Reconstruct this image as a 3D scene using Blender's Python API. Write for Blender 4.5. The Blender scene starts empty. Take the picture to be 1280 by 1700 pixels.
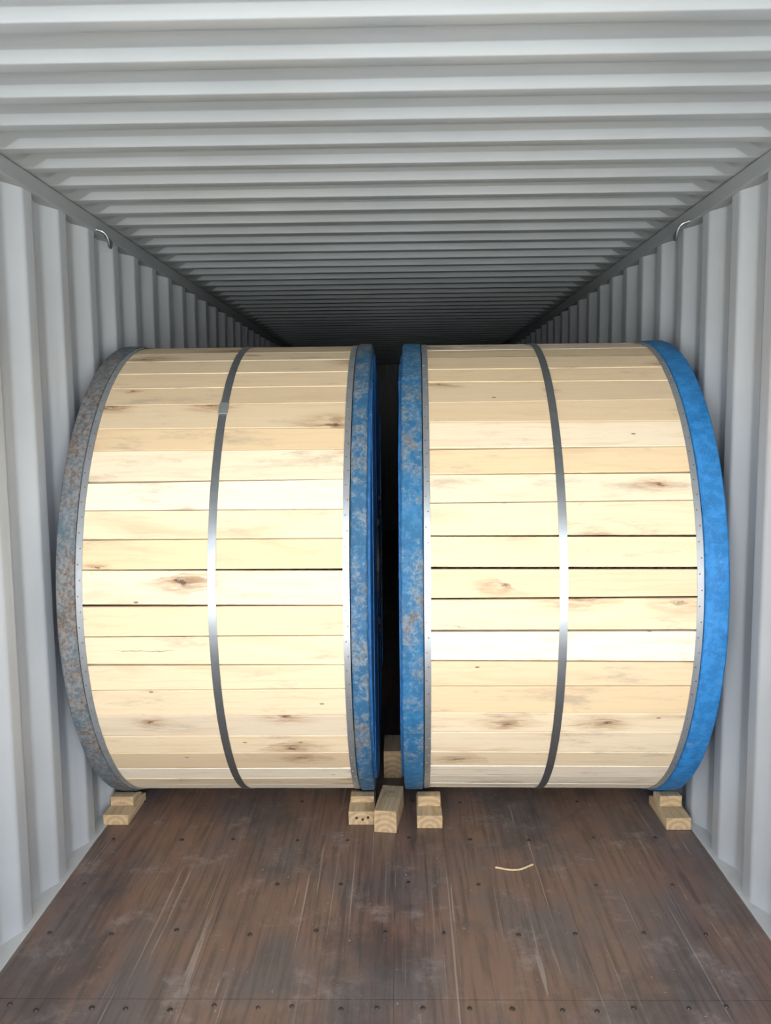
import bpy, bmesh, math, random
from mathutils import Vector, Matrix
random.seed(7)
scene=bpy.context.scene
FPX=1400.0
# ---------------------------------------------------------------- helpers
def link(o,parent=None):
    scene.collection.objects.link(o)
    if parent: o.parent=parent
    return o
def mesh_obj(name,verts,faces,mat=None,parent=None,smooth=False,cols=None,bevel=0,sharp=None):
    me=bpy.data.meshes.new(name)
    me.from_pydata([tuple(v) for v in verts],[],faces)
    if cols:
        a=me.color_attributes.new(name="rnd",type='FLOAT_COLOR',domain='CORNER')
        k=0
        for p,c in zip(me.polygons,cols):
            for _ in p.loop_indices:
                a.data[k].color=(c[0],c[1],c[2],1); k+=1
    bm=bmesh.new(); bm.from_mesh(me)
    bmesh.ops.recalc_face_normals(bm,faces=bm.faces)
    bm.to_mesh(me); bm.free()
    if smooth:
        for p in me.polygons: p.use_smooth=True
        if sharp:
            try: me.set_sharp_from_angle(angle=math.radians(sharp))
            except Exception: pass
    if mat: me.materials.append(mat)
    o=bpy.data.objects.new(name,me)
    link(o,parent)
    if bevel:
        m=o.modifiers.new("bevel",'BEVEL'); m.width=bevel; m.segments=2; m.limit_method='ANGLE'
    return o
def box_data(x0,x1,y0,y1,z0,z1):
    v=[(x0,y0,z0),(x1,y0,z0),(x1,y1,z0),(x0,y1,z0),(x0,y0,z1),(x1,y0,z1),(x1,y1,z1),(x0,y1,z1)]
    f=[(0,3,2,1),(4,5,6,7),(0,1,5,4),(1,2,6,5),(2,3,7,6),(3,0,4,7)]
    return v,f
def lathe(prof,n=160):
    """closed (x,r) profile revolved round X"""
    V=[];F=[];m=len(prof)
    for i in range(n):
        a=2*math.pi*i/n
        for x,r in prof: V.append((x,-r*math.cos(a),r*math.sin(a)))
    for i in range(n):
        j=(i+1)%n
        for k in range(m):
            l=(k+1)%m
            F.append((i*m+k,i*m+l,j*m+l,j*m+k))
    return V,F
# node helpers
class NT:
    def __init__(s,name):
        s.mat=bpy.data.materials.new(name); s.mat.use_nodes=True
        s.n=s.mat.node_tree.nodes; s.l=s.mat.node_tree.links
        s.bsdf=s.n["Principled BSDF"]
    def inp(s,sock,v):
        if isinstance(v,bpy.types.NodeSocket): s.l.new(v,sock)
        elif isinstance(v,(tuple,list)) and len(v)==3 and sock.type=='RGBA': sock.default_value=(*v,1)
        else: sock.default_value=v
    def mapping(s,vec,scale=(1,1,1),loc=(0,0,0)):
        m=s.n.new('ShaderNodeMapping'); s.l.new(vec,m.inputs[0]); m.inputs['Scale'].default_value=scale; m.inputs['Location'].default_value=loc
        return m.outputs[0]
    def noise(s,vec,scale=5,detail=4,rough=.55,dist=0):
        m=s.n.new('ShaderNodeTexNoise'); s.l.new(vec,m.inputs['Vector'])
        m.inputs['Scale'].default_value=scale; m.inputs['Detail'].default_value=detail
        m.inputs['Roughness'].default_value=rough; m.inputs['Distortion'].default_value=dist
        return m.outputs['Fac']
    def ramp(s,fac,a,b,va=0.0,vb=1.0):
        m=s.n.new('ShaderNodeMapRange'); s.inp(m.inputs['Value'],fac)
        if a>b: a,b,va,vb=b,a,vb,va
        m.inputs['From Min'].default_value=a; m.inputs['From Max'].default_value=b
        m.inputs['To Min'].default_value=va; m.inputs['To Max'].default_value=vb
        m.interpolation_type='SMOOTHSTEP'
        return m.outputs['Result']
    def mix(s,fac,a,b,mode='MIX'):
        m=s.n.new('ShaderNodeMix'); m.data_type='RGBA'; m.blend_type=mode
        s.inp(m.inputs[0],fac); s.inp(m.inputs[6],a); s.inp(m.inputs[7],b)
        return m.outputs[2]
    def math(s,op,a,b=0.0):
        m=s.n.new('ShaderNodeMath'); m.operation=op
        s.inp(m.inputs[0],a); s.inp(m.inputs[1],b)
        return m.outputs[0]
    def coord(s,k='Object'):
        return s.n.new('ShaderNodeTexCoord').outputs[k]
    def bump(s,h,strength=.3,dist=.003):
        b=s.n.new('ShaderNodeBump'); b.inputs['Strength'].default_value=strength; b.inputs['Distance'].default_value=dist
        s.l.new(h,b.inputs['Height']); s.l.new(b.outputs[0],s.bsdf.inputs['Normal'])
    def out(s,col=None,rough=None,metal=None):
        if col is not None: s.inp(s.bsdf.inputs['Base Color'],col)
        if rough is not None: s.inp(s.bsdf.inputs['Roughness'],rough)
        if metal is not None: s.inp(s.bsdf.inputs['Metallic'],metal)
        return s.mat

def mat_wall(name,base,streak=(7,7,.5),rough=.5):
    t=NT(name); c=t.coord()
    n1=t.noise(c,1.3,4); n2=t.noise(t.mapping(c,streak),3,5,.6)
    col=t.mix(t.ramp(n1,.35,.7),base,tuple(v*.88 for v in base))
    col=t.mix(t.ramp(n2,.52,.8,0,.35),col,(.25,.25,.24))
    sc=t.noise(t.mapping(c,(30,30,4)),4,6,.7)
    col=t.mix(t.ramp(sc,.72,.78,0,.5),col,(.17,.15,.13))
    return t.out(col,rough)
M_wall=mat_wall("painted_corrugated_steel",(.40,.42,.435),rough=.38)
M_roof=mat_wall("painted_roof_steel",(.335,.356,.362),(.6,7,7),.27)
M_roof.node_tree.nodes["Principled BSDF"].inputs['Specular IOR Level'].default_value=.8
M_rail=mat_wall("painted_rail_steel",(.28,.30,.305))
M_sill=mat_wall("caulked_bottom_rail",(.52,.53,.52))
M_far=mat_wall("shade_painted_end_panel",(.06,.062,.065))  # end wall colour darkened to paint in shade seen through the drum gap

def mat_planks():
    t=NT("pine_lagging"); uv=t.coord('UV')
    at=t.n.new('ShaderNodeAttribute'); at.attribute_name="rnd"
    sep=t.n.new('ShaderNodeSeparateColor'); t.l.new(at.outputs['Color'],sep.inputs[0])
    r=sep.outputs[0]; g=sep.outputs[1]; bch=sep.outputs[2]
    def warped(scale,amp,base=uv,k=2):
        wn=t.n.new('ShaderNodeTexNoise'); t.l.new(t.mapping(base,scale),wn.inputs['Vector']); wn.inputs['Scale'].default_value=k; wn.inputs['Detail'].default_value=4
        vm=t.n.new('ShaderNodeVectorMath'); vm.operation='MULTIPLY_ADD'; t.l.new(wn.outputs['Color'],vm.inputs[0]); vm.inputs[1].default_value=amp; t.l.new(base,vm.inputs[2])
        return vm.outputs[0]
    uvw=warped((4,14,1),(.14,.035,0))
    vo=t.n.new('ShaderNodeTexVoronoi'); vo.voronoi_dimensions='2D'; t.l.new(t.mapping(uvw,(2.6,7.5,1)),vo.inputs['Vector']); vo.inputs['Scale'].default_value=1.0
    d=vo.outputs['Distance']
    sc=t.n.new('ShaderNodeSeparateColor'); t.l.new(vo.outputs['Color'],sc.inputs[0])
    on=t.ramp(sc.outputs[0],.66,.70); on2=t.ramp(sc.outputs[1],.0,1,.35,1.1)
    dd=t.math('DIVIDE',d,on2)
    cn=t.noise(t.mapping(uv,(20,40,1)),2,4,.7)
    core=t.math('MULTIPLY',t.math('MULTIPLY',t.ramp(dd,.10,.03),on),t.ramp(cn,.38,.58))
    halo=t.math('MULTIPLY',t.ramp(dd,.48,.05),on)
    gv=t.mapping(uvw,(1.6,42,1))
    g1=t.noise(gv,1.5,5,.6,.4)
    g2=t.noise(t.mapping(uvw,(1.2,9,1)),1.3,3,.5,.8)
    wv=t.noise(t.mapping(uvw,(9,70,1)),1.2,4,.6)
    col=t.mix(r,(.69,.56,.375),(.64,.48,.285))
    col=t.mix(t.ramp(g,.45,1),col,(.73,.65,.51))
    col=t.mix(t.ramp(bch,.65,.95,0,.6),col,(.51,.39,.25))
    col=t.mix(t.ramp(g1,.45,.75,0,.42),col,(.54,.37,.20))
    col=t.mix(t.ramp(g2,.54,.74,0,.48),col,(.48,.34,.20))
    st=t.noise(t.mapping(uv,(1.6,6,1),(7,3,0)),1.8,7,.72)
    col=t.mix(t.ramp(st,.54,.70,0,.62),col,(.33,.265,.20))
    hr=t.math('MULTIPLY',halo,t.ramp(wv,.35,.65,.2,.95))
    col=t.mix(hr,col,(.32,.19,.10))
    col=t.mix(core,col,(.11,.06,.035))
    vo2=t.n.new('ShaderNodeTexVoronoi'); vo2.voronoi_dimensions='2D'; t.l.new(t.mapping(uv,(5,12,1)),vo2.inputs['Vector']); vo2.inputs['Scale'].default_value=1.0
    s2=t.n.new('ShaderNodeSeparateColor'); t.l.new(vo2.outputs['Color'],s2.inputs[0])
    pin=t.math('MULTIPLY',t.ramp(vo2.outputs['Distance'],.06,.02),t.ramp(s2.outputs[0],.92,.94))
    col=t.mix(pin,col,(.20,.12,.07))
    cr=t.noise(t.mapping(uvw,(1.1,60,1),(3,8,0)),1.0,2,.5)
    col=t.mix(t.ramp(cr,.735,.75,0,.7),col,(.14,.09,.05))
    t.bump(g1,.2,.002)
    return t.out(col,.75)
M_plank=mat_planks()
def mat_timber():
    t=NT("pine_block"); c=t.coord()
    g=t.noise(t.mapping(c,(30,2,30)),1.6,5,.6,.5)
    n=t.noise(c,9,4)
    col=t.mix(t.ramp(g,.35,.7),(.60,.47,.29),(.42,.295,.16))
    col=t.mix(t.ramp(n,.6,.75,0,.6),col,(.28,.17,.09))
    t.bump(g,.2,.002)
    return t.out(col,.75)
M_timber=mat_timber()
def mat_end():
    t=NT("timber_end_grain"); c=t.coord()
    w=t.n.new('ShaderNodeTexWave'); w.wave_type='RINGS'; w.rings_direction='Y'; t.l.new(c,w.inputs['Vector']); w.inputs['Scale'].default_value=14; w.inputs['Distortion'].default_value=3
    n=t.noise(c,30,4)
    col=t.mix(w.outputs['Fac'],(.46,.33,.18),(.36,.24,.13))
    col=t.mix(t.ramp(n,.5,.7,0,.5),col,(.20,.12,.06))
    return t.out(col,.85)
M_end=mat_end()
def mat_flange(name,wear,blue=(.035,.23,.48),chip=.8,g0=(.21,.25,.27),g1=(.09,.115,.135),rust=.5,light=.45):
    t=NT(name); c=t.coord()
    n1=t.noise(c,26,9,.8); n2=t.noise(c,4.5,5,.6); n3=t.noise(c,70,5,.7)
    wood=t.mix(t.ramp(n3,.35,.65),(.21,.185,.165),(.075,.062,.055))
    wood=t.mix(t.ramp(n2,.58,.68,0,rust),wood,(.17,.10,.06))
    grey=t.mix(t.ramp(n3,.4,.6),g0,g1)
    base=t.mix(t.ramp(n1,.42,.58),tuple(v*.8 for v in blue),tuple(min(1,v*1.15+.01) for v in blue))
    f=t.math('ADD',t.math('MULTIPLY',n1,.62),t.math('MULTIPLY',n2,.45))
    m=t.ramp(f,.60-wear,.66-wear)
    col=t.mix(t.math('MULTIPLY',m,chip),base,grey)
    m2=t.ramp(f,.68-wear,.71-wear)
    col=t.mix(m2,col,wood)
    li=t.noise(c,50,4,.7)
    col=t.mix(t.ramp(li,.66,.72,0,light),col,(.40,.44,.46))
    t.bump(n1,.8,.005)
    return t.out(col,.6)
M_blue=mat_flange("chipped_blue_paint",.0,(.010,.165,.42),.6)
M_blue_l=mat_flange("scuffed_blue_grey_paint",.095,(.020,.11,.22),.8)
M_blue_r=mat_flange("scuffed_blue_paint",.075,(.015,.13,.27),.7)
M_worn=mat_flange("weathered_flange_paint",.14,(.085,.125,.15),.85,(.19,.20,.205),(.10,.105,.11),.35,.3)
M_bluebd=mat_flange("blue_painted_boards",-.06,(.008,.12,.34))
def mat_steel(name,c0,c1,rough=.38,metal=.85):
    t=NT(name); c=t.coord(); n=t.noise(c,25,4)
    return t.out(t.mix(n,c0,c1),rough,metal)
M_strap=mat_steel("steel_strap",(.24,.26,.27),(.34,.36,.37),.36,.88)
M_strip=mat_steel("galvanised_strip",(.34,.36,.37),(.48,.50,.52),.4,.75)
M_nail=mat_steel("nail_steel",(.20,.19,.18),(.30,.28,.26),.5,.8)
def plain(name,c,r=.8,m=0):
    t=NT(name); n=t.noise(t.coord(),20,3)
    return t.out(t.mix(n,c,tuple(v*.7 for v in c)),r,m)
M_cable=plain("black_cable_sheath",(.02,.018,.017),.6)
M_dark=plain("rusty_hub_steel",(.12,.09,.07),.6,.5)
M_screw=plain("floor_screw_steel",(.065,.052,.045),.45,.6)
def mat_floor():
    t=NT("container_plywood_floor"); c=t.coord()
    at=t.n.new('ShaderNodeAttribute'); at.attribute_name="rnd"
    sep=t.n.new('ShaderNodeSeparateColor'); t.l.new(at.outputs['Color'],sep.inputs[0])
    n1=t.noise(t.mapping(c,(4,.8,1)),1.2,5,.6)
    n2=t.noise(t.mapping(c,(34,1.6,1)),1.5,6,.65,.3)
    n3=t.noise(t.mapping(c,(1.2,1.0,1)),1.7,4,.6)
    col=t.mix(t.ramp(n3,.40,.60),(.190,.115,.085),(.125,.106,.102))
    col=t.mix(t.ramp(n1,.45,.65,0,.65),col,(.215,.125,.085))
    col=t.mix(t.math('MULTIPLY',sep.outputs[0],.3),col,(.20,.125,.09))
    col=t.mix(t.ramp(n2,.43,.66,0,.60),col,(.058,.043,.037))
    s=t.noise(t.mapping(c,(70,.6,1)),1.0,3,.5,.1)
    col=t.mix(t.ramp(s,.67,.70,0,.5),col,(.40,.34,.30))
    s2=t.noise(t.mapping(c,(34,1.0,1),(3,5,0)),1.0,6,.6,.8)
    col=t.mix(t.ramp(s2,.64,.67,0,.45),col,(.40,.35,.31))
    n4=t.noise(c,6,8,.75)
    col=t.mix(t.ramp(n4,.52,.70,0,.55),col,(.33,.28,.25))
    n6=t.noise(t.mapping(c,(1,.7,1),(9,2,0)),2.2,6,.7)
    col=t.mix(t.ramp(n6,.50,.66,0,.55),col,(.050,.042,.040))
    n5=t.noise(c,60,3,.6)
    col=t.mix(t.ramp(n5,.68,.74,0,.7),col,(.44,.39,.35))
    t.bump(n2,.25,.002)
    return t.out(col,t.ramp(n4,.3,.7,.28,.46))
M_floor=mat_floor()

# ---------------------------------------------------------------- container
Y0,Y1=-0.60,12.4
H=2.42
WI=1.178; WO=1.214   # inner / outer plane of corrugation
def corr_wall(name,sx,phase,p=.285):
    pts=[]
    k=-14
    seq=[]
    while True:
        e=phase+k*p   # far end of an inner flat
        seq+= [(e-.070,WI),(e,WI),(e+.0725,WO),(e+.1425,WO)]
        if e>Y1: break
        k+=1
    R=.008
    for i,(y,x) in enumerate(seq):
        if 0<i<len(seq)-1:
            a=Vector((y,x,0)); pr=Vector((*seq[i-1],0)); nx=Vector((*seq[i+1],0))
            u=(pr-a).normalized()*R; w=(nx-a).normalized()*R
            for t in (-.5,0,.5,1,1.5):
                if t<0: q=a+u*1.5
                elif t>1: q=a+w*1.5
                else: q=(a+u)*(1-t)**2+a*2*t*(1-t)+(a+w)*t*t
                pts.append((q.x,q.y))
        else: pts.append((y,x))
    pts=[q for q in pts if Y0<=q[0]<=Y1]
    pts=[(Y0,pts[0][1])]+pts+[(Y1,pts[-1][1])]
    V=[];F=[]
    for y,x in pts:
        V+=[(sx*x,y,-.03),(sx*x,y,H+.02)]
    for i in range(len(pts)-1):
        F.append((2*i,2*i+2,2*i+3,2*i+1))
    return mesh_obj(name,V,F,M_wall,smooth=True,sharp=60)
corr_wall("wall_left",-1,2.57)
corr_wall("wall_right",1,2.735)
def roof():
    p=.196; y=1.80-12*p
    ys=[]
    d=.026
    while y<Y1:
        ys+=[(y-.006,d),(y-.002,d),(y+.001,d*.95),(y+.010,.0018),(y+.013,.0003),(y+.016,0),(y+.052,0),(y+.060,.0008),(y+.070,.0035),(y+.105,d*.80),(y+.114,d*.96),(y+.122,d)]
        y+=p
    ys=[q for q in ys if Y0<=q[0]<=Y1]
    ys=[(Y0,0)]+ys+[(Y1,0)]
    xs=[(-1.24,0),(-1.135,0),(-1.09,1),(-.4,1),(.4,1),(1.09,1),(1.135,0),(1.24,0)]
    V=[];F=[]
    for y,dz in ys:
        for x,m in xs:
            V.append((x,y,H+dz*m))
    n=len(xs)
    for i in range(len(ys)-1):
        for k in range(n-1):
            F.append((i*n+k,i*n+k+1,(i+1)*n+k+1,(i+1)*n+k))
    return mesh_obj("ceiling",V,F,M_roof,smooth=True,sharp=50)
roof()
def rail(name,x0,x1,z0,z1,mat=M_rail,bv=.006):
    v,f=box_data(x0,x1,Y0,Y1,z0,z1); return mesh_obj(name,v,f,mat,bevel=bv)
rail("trim_1",-1.24,-1.168,H-.060,H-.002)
rail("trim_2",1.168,1.24,H-.060,H-.002)
rail("trim_3",-1.24,-1.160,-.10,.004,M_sill,.002)
rail("trim_4",1.160,1.24,-.10,.004,M_sill,.002)
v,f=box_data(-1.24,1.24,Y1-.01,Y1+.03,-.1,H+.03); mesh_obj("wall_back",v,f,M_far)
V=[];F=[];C=[]
xs=[-1.158,-.579,0.0,.579,1.158]
ycuts=[Y0,2.19,4.63,7.07,9.5,Y1]
for i in range(4):
    for j in range(len(ycuts)-1):
        v,f=box_data(xs[i]+.0004,xs[i+1]-.0004,ycuts[j]+.002,ycuts[j+1]-.001,-.028,0)
        b=len(V); V+=v; F+=[tuple(q+b for q in ff) for ff in f]; r=random.random(); C+=[(r,r,r)]*6
floor=mesh_obj("floor",V,F,M_floor,cols=C)
v,f=box_data(-1.24,1.24,Y0,Y1,-.12,-.029); mesh_obj("subfloor",v,f,M_dark,parent=floor)
def dome(V,F,c,nrm,r,h,n=8):
    nrm=Vector(nrm).normalized(); a=nrm.orthogonal().normalized(); b=nrm.cross(a); c=Vector(c)
    s=len(V)
    for i in range(n):
        t=2*math.pi*i/n; V.append(tuple(c+(a*math.cos(t)+b*math.sin(t))*r))
    for i in range(n):
        t=2*math.pi*i/n; V.append(tuple(c+(a*math.cos(t)+b*math.sin(t))*r*.6+nrm*h))
    for i in range(n):
        j=(i+1)%n; F.append((s+i,s+j,s+n+j,s+n+i))
    F.append(tuple(s+n+i for i in range(n)))
V=[];F=[]
rows=[(.3,.23,0),(.8,.23,0),(1.30,.23,0),(1.90,.23,0),(2.155,.115,0),(2.50,.21,.05),(2.78,.23,.2),(3.10,.23,.2),(3.42,.23,.3),(3.9,.23,0),(4.3,.23,0),(4.6,.12,0)]
for yy,sp,skip in rows:
    x=-1.08
    while x<1.12:
        if random.random()>=skip:
            dome(V,F,(x+random.uniform(-.02,.02),yy+random.uniform(-.012,.012),-.0005),(0,0,1),random.uniform(.007,.0095),.004)
        x+=sp*random.uniform(.9,1.1)
mesh_obj("screws",V,F,M_screw,parent=floor)

# ---------------------------------------------------------------- cable drums
RF=.968; RL=.957
YC=3.740
def drum(xl,xll,xlr,xr,yaw,strap_x,mL,mR,gapseed,clip=False,wide=()):
    cx=(xl+xr)/2
    root=bpy.data.objects.new("wooden_cable_drum",None); link(root)
    root.location=(cx,YC,RF); root.rotation_euler=(0,0,yaw)
    L=xl-cx; LL=xll-cx; LR=xlr-cx; R_=xr-cx
    rnd=random.Random(gapseed)
    def flange(a,b,mat,nm):
        e=.006
        prof=[(a,.05),(a,RF-e),(a+e*.4,RF-e*.4),(a+e,RF),(b-e,RF),(b-e*.4,RF-e*.4),(b,RF-e),(b,.05)]
        V,F=lathe(prof,180)
        V2=[]
        for (x,y,z) in V:
            r=math.hypot(y,z)
            if r>RF-.01:
                k=1-rnd.random()*.0022/r
                y*=k; z*=k
            V2.append((x,y,z))
        mesh_obj(nm,V2,F,mat,root,smooth=True,sharp=35)
    flange(L,LL-.002,mL,"flange_1"); flange(LR+.002,R_,mR,"flange_2")
    for side,x0 in ((-1,L),(1,R_)):
        V=[];F=[]
        rb=RF-.05; w=.16; n=12
        y=-n*w/2
        for i in range(n):
            a=max(-rb+.001,y+.002); b=min(rb-.001,y+w-.002); y+=w
            if a>=b: continue
            t=.007+rnd.random()*.006
            top=[(a+(b-a)*k/8) for k in range(9)]
            poly=[(q,math.sqrt(rb*rb-q*q)) for q in top]+[(q,-math.sqrt(rb*rb-q*q)) for q in reversed(top)]
            s=len(V); m=len(poly)
            for q,zz in poly: V.append((x0,q,zz))
            for q,zz in poly: V.append((x0+side*t,q,zz))
            F.append(tuple(s+k for k in range(m))); F.append(tuple(s+m+k for k in reversed(range(m))))
            for k in range(m):
                l=(k+1)%m; F.append((s+k,s+l,s+m+l,s+m+k))
        mesh_obj("flange_boards",V,F,M_bluebd,root)
        V=[];F=[]
        for k in range(8):
            a=2*math.pi*k/8
            dome(V,F,(x0+side*.014,.30*math.cos(a),.30*math.sin(a)),(side,0,0),.02,.010,6)
        p0=x0+side*.006; p1=x0+side*.018
        v,f=lathe([(p0,.045),(p0,.15),(p1,.15),(p1,.045)],48)
        b=len(V); V+=v; F+=[tuple(q+b for q in ff) for ff in f]
        mesh_obj("hub_plate",V,F,M_dark,root)
    nx=20; prof=[(LL,.05)]
    for i in range(nx):
        xa=LL+(LR-LL)*i/nx; wd=(LR-LL)/nx
        prof+=[(xa+wd*.02,.905),(xa+wd*.25,.922),(xa+wd*.5,.927),(xa+wd*.75,.922),(xa+wd*.98,.905)]
    prof.append((LR,.05))
    V,F=lathe(prof,96); mesh_obj("wound_cable",V,F,M_cable,root,smooth=True)
    N=56; V=[];F=[];UV=[];C=[]
    da=2*math.pi/N
    edges=[]
    for i in range(N):
        g=[rnd.uniform(.0005,.0018),rnd.uniform(.0005,.0018)]
        if rnd.random()<.4: g[rnd.randint(0,1)]+=.0030
        if i in wide: g=[rnd.uniform(.001,.0038),rnd.uniform(.002,.0044)]
        j=rnd.uniform(-.008,.008)
        edges.append((i*da+j,g,(rnd.uniform(-.003,.003))))
    off=.02+gapseed*.01
    for i in range(N):
        a,g,s=edges[i]; b,g2,s2=edges[(i+1)%N]
        if i==N-1: b+=2*math.pi
        aL=a+g[0]+s+off; aR=a+g[1]-s+off; bL=b-g2[0]+s2+off; bR=b-g2[1]-s2+off
        r=RL/math.cos(da/2)+rnd.uniform(-.002,.0010)
        ri=r-.022
        x0=LL+.001+rnd.uniform(0,.002); x1=LR-.001-rnd.uniform(0,.002)
        def P(x,an,rr): return (x,-rr*math.cos(an),rr*math.sin(an))
        s0=len(V)
        e=.0025
        V+=[P(x0,aL,ri),P(x1,aR,ri),P(x1,bR,ri),P(x0,bL,ri),
            P(x0,aL,r-e),P(x1,aR,r-e),P(x1,bR,r-e),P(x0,bL,r-e),
            P(x0,aL+e/1.2,r),P(x1,aR+e/1.2,r),P(x1,bR-e/1.2,r),P(x0,bL-e/1.2,r)]
        o=rnd.uniform(0,40); ox=rnd.uniform(0,20); w=(bL-aL)*r
        tv=[(x0,-.02),(x1,-.02),(x1,w+.02),(x0,w+.02),(x0,0),(x1,0),(x1,w),(x0,w),(x0,e),(x1,e),(x1,w-e),(x0,w-e)]
        fs=[(0,3,2,1),(0,1,5,4),(1,2,6,5),(2,3,7,6),(3,0,4,7),(4,5,9,8),(5,6,10,9),(6,7,11,10),(7,4,8,11),(8,9,10,11)]
        c=(rnd.random(),rnd.random(),rnd.random())
        for f in fs:
            F.append(tuple(q+s0 for q in f)); UV.append([(tv[q][0]+ox,tv[q][1]+o) for q in f]); C.append(c)
    plank_mesh("lagging_planks",V,F,UV,C,root)
    rs=RL/math.cos(da/2)+.0012
    def band(xa,xb,r,t,mat,nm,n=168):
        V,F=lathe([(xa,r),(xb,r),(xb,r+t),(xa,r+t)],n)
        mesh_obj(nm,V,F,mat,root,smooth=True,sharp=35)
    sx=strap_x-cx
    band(sx-.014,sx+.014,rs,.0016,M_strap,"steel_strap")
    band(LL+.001,LL+.023,rs,.0016,M_strip,"edge_strip_1")
    band(LR-.023,LR-.001,rs,.0016,M_strip,"edge_strip_2")
    V=[];F=[]
    for i in range(N*2):
        an=(i+.5)*da/2+off
        for xx in (LL+.008+(i%2)*.007,LR-.008-(i%2)*.007):
            c=(xx,-(rs+.0014)*math.cos(an),(rs+.0014)*math.sin(an))
            dome(V,F,c,(0,c[1],c[2]),.0032,.0018,6)
    mesh_obj("nails",V,F,M_nail,root)
    if clip:
        an=math.radians(45.5)
        v,f=box_data(-.017,.017,-.028,.028,0,.004)
        o=mesh_obj("strap_seal",v,f,M_strip,root,bevel=.001)
        rr=rs+.0018
        o.location=(sx,-rr*math.cos(an),rr*math.sin(an)); o.rotation_euler=(math.radians(90)-an,0,0)
    return root
def plank_mesh(name,V,F,UV,C,root):
    me=bpy.data.meshes.new(name); me.from_pydata(V,[],F)
    me.uv_layers.new(name="UVMap")
    me.color_attributes.new(name="rnd",type='FLOAT_COLOR',domain='CORNER')
    fu=[];fc=[]
    for uv,c in zip(UV,C):
        for q in uv: fu+=[q[0],q[1]]; fc+=[c[0],c[1],c[2],1.0]
    me.uv_layers["UVMap"].data.foreach_set("uv",fu)
    me.color_attributes["rnd"].data.foreach_set("color",fc)
    me.materials.append(M_plank); me.update()
    o=bpy.data.objects.new(name,me); link(o,root); return o
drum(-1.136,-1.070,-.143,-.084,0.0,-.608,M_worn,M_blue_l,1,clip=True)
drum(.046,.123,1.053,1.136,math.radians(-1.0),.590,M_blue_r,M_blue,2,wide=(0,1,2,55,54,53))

# ---------------------------------------------------------------- chocks
def rimz(y): return RF-math.sqrt(RF*RF-(YC-y)**2)
def block(name,parts,loc=(0,0,0),rz=0,nails=None):
    V=[];F=[];mi=[]
    for x0,x1,prof in parts:
        s=len(V); m=len(prof)
        for y,z in prof: V.append((x0,y,z))
        for y,z in prof: V.append((x1,y,z))
        F.append(tuple(s+k for k in range(m))); mi.append(0)
        F.append(tuple(s+m+k for k in reversed(range(m)))); mi.append(0)
        for k in range(m):
            l=(k+1)%m; F.append((s+k,s+l,s+m+l,s+m+k))
            mi.append(1 if abs(prof[k][0]-prof[l][0])<.005 else 0)
    me=bpy.data.meshes.new(name); me.from_pydata(V,[],F)
    me.materials.append(M_timber); me.materials.append(M_end)
    for p,q in zip(me.polygons,mi): p.material_index=q
    bm=bmesh.new(); bm.from_mesh(me); bmesh.ops.recalc_face_normals(bm,faces=bm.faces); bm.to_mesh(me); bm.free()
    o=bpy.data.objects.new(name,me); link(o); o.location=loc; o.rotation_euler=(0,0,rz)
    b=o.modifiers.new("bevel",'BEVEL'); b.width=.002; b.segments=2; b.limit_method='ANGLE'
    if nails:
        V=[];F=[]
        for x,z in nails: dome(V,F,(x,parts[0][2][0][0]-.0002,z),(0,-1,0),.006,.003)
        mesh_obj("nail_heads",V,F,M_screw,parent=o)
    return o
def chock(cx,w,yf,h1=.045,ystep=.13,rz=0,nails=None,dx=0):
    base=[(-0,0),(.235,0),(.235,h1*.72),(.19,h1),(0,h1)]
    y2=ystep
    up=[(y2-.05,h1+.0005),(.19,h1+.0005),(.19,max(h1+.004,rimz(yf+.19)-.005)),(y2,rimz(yf+y2)-.006),(y2-.05,rimz(yf+y2)-.003)]
    return block("wooden_chock",[(-w/2,w/2,base),(-w/2+.004+dx,w/2-.004+dx,up)],(cx,yf,0),rz,nails)
chock(-1.124,.102,3.215,.042)
chock(-.136,.104,3.215,.055,nails=[(-.02,.028),(.004,.022),(.026,.030)])
chock(.135,.100,3.185,.052)
chock(1.108,.096,3.17,.048,ystep=.15)
block("timber_offcut",[(-.044,.044,[(0,0),(.24,.0),(.236,.088),(-.004,.090)])],(-.040,3.150,0),math.radians(-7))
block("timber_block",[(-.040,.040,[(0,0),(.2,0),(.2,.125),(0,.125)])],(-.016,3.66,0),0)
cu=bpy.data.curves.new("wood_splinter",'CURVE'); cu.dimensions='3D'; cu.bevel_depth=.0035; cu.bevel_resolution=2
sp=cu.splines.new('BEZIER'); pts=[(.360,2.885,.0035),(.433,2.868,.0035),(.498,2.905,.0035)]
sp.bezier_points.add(2)
for b,p in zip(sp.bezier_points,pts): b.co=p; b.handle_left_type=b.handle_right_type='AUTO'
cu.materials.append(M_timber); link(bpy.data.objects.new("wood_splinter",cu))
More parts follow.
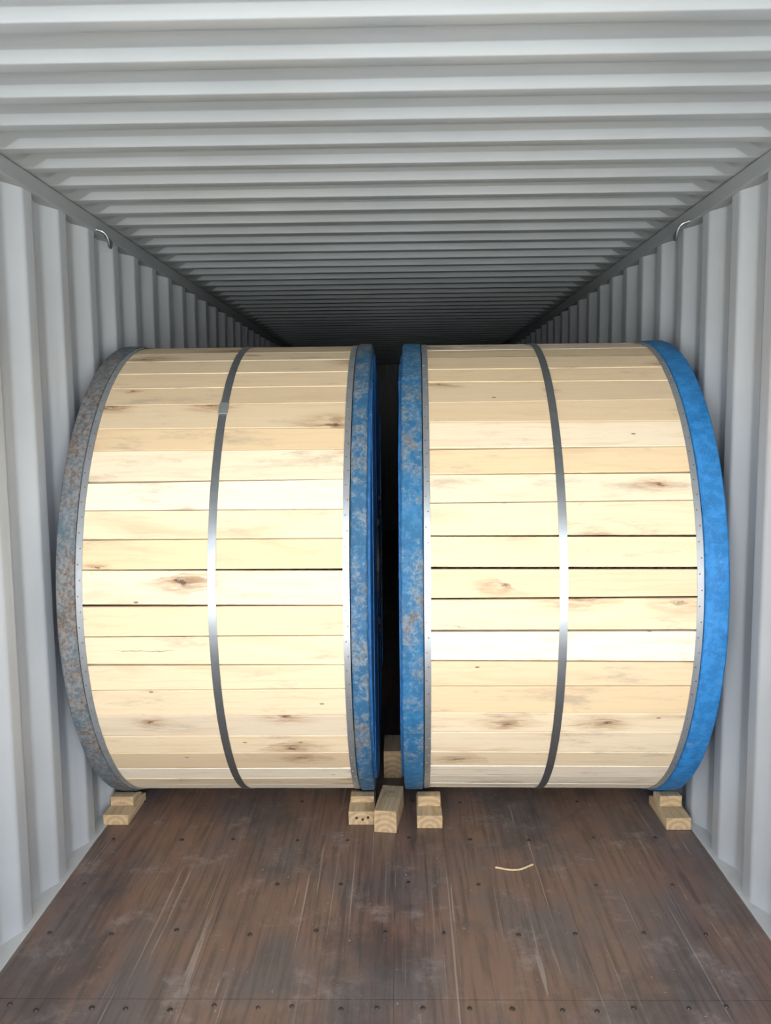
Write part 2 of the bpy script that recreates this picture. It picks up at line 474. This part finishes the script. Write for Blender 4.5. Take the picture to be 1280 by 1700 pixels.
for sx in (-1,1):
    cu=bpy.data.curves.new("lashing_ring",'CURVE'); cu.dimensions='3D'; cu.bevel_depth=.006; cu.bevel_resolution=4
    sp=cu.splines.new('BEZIER')
    x=1.172
    pts=[(sx*x,3.42,H-.050),(sx*(x-.035),3.43,H-.065),(sx*(x-.040),3.47,H-.110),(sx*(x-.03),3.51,H-.080),(sx*x,3.52,H-.050)]
    sp.bezier_points.add(len(pts)-1)
    for b,p in zip(sp.bezier_points,pts): b.co=p; b.handle_left_type=b.handle_right_type='AUTO'
    cu.materials.append(M_strap); link(bpy.data.objects.new("lashing_ring",cu))

# ---------------------------------------------------------------- light : daylight through the open doors
w=bpy.data.worlds.new("daylight"); scene.world=w; w.use_nodes=True
nt=w.node_tree; bg=nt.nodes["Background"]
tc=nt.nodes.new('ShaderNodeTexCoord'); sx_=nt.nodes.new('ShaderNodeSeparateXYZ'); nt.links.new(tc.outputs['Generated'],sx_.inputs[0])
cr=nt.nodes.new('ShaderNodeValToRGB'); mr=nt.nodes.new('ShaderNodeMapRange'); nt.links.new(sx_.outputs[2],mr.inputs[0]); mr.inputs[1].default_value=-1; mr.inputs[2].default_value=1
nt.links.new(mr.outputs[0],cr.inputs[0]); nt.links.new(cr.outputs[0],bg.inputs[0])
cr.color_ramp.elements[0].position=.0; cr.color_ramp.elements[0].color=(.60,.59,.58,1)
cr.color_ramp.elements[1].position=1; cr.color_ramp.elements[1].color=(.30,.34,.42,1)
e=cr.color_ramp.elements.new(.35); e.color=(.75,.75,.735,1)
e=cr.color_ramp.elements.new(.46); e.color=(1.0,1.0,.98,1)
e=cr.color_ramp.elements.new(.54); e.color=(.95,.96,.98,1)
e=cr.color_ramp.elements.new(.70); e.color=(.50,.54,.62,1)
bg.inputs[1].default_value=14.5

# ---------------------------------------------------------------- camera
cam=bpy.data.cameras.new("camera"); co=bpy.data.objects.new("camera",cam); link(co); scene.camera=co
cam.sensor_fit='HORIZONTAL'; cam.sensor_width=36; cam.lens=FPX/1280*36; cam.clip_start=.02
yv=Vector(((665-640)/FPX,(850-700)/FPX,-1)).normalized()   # container axis in camera coords
roll=math.radians(.45)
up=Vector((-math.sin(roll),math.cos(roll),0)); up=(up-yv*up.dot(yv)).normalized()
xv=yv.cross(up)
M=Matrix((xv,yv,up))
co.matrix_world=Matrix.Translation((.032,0,1.6))@M.to_4x4()
scene.view_settings.view_transform='Standard'
scene.view_settings.look='None'
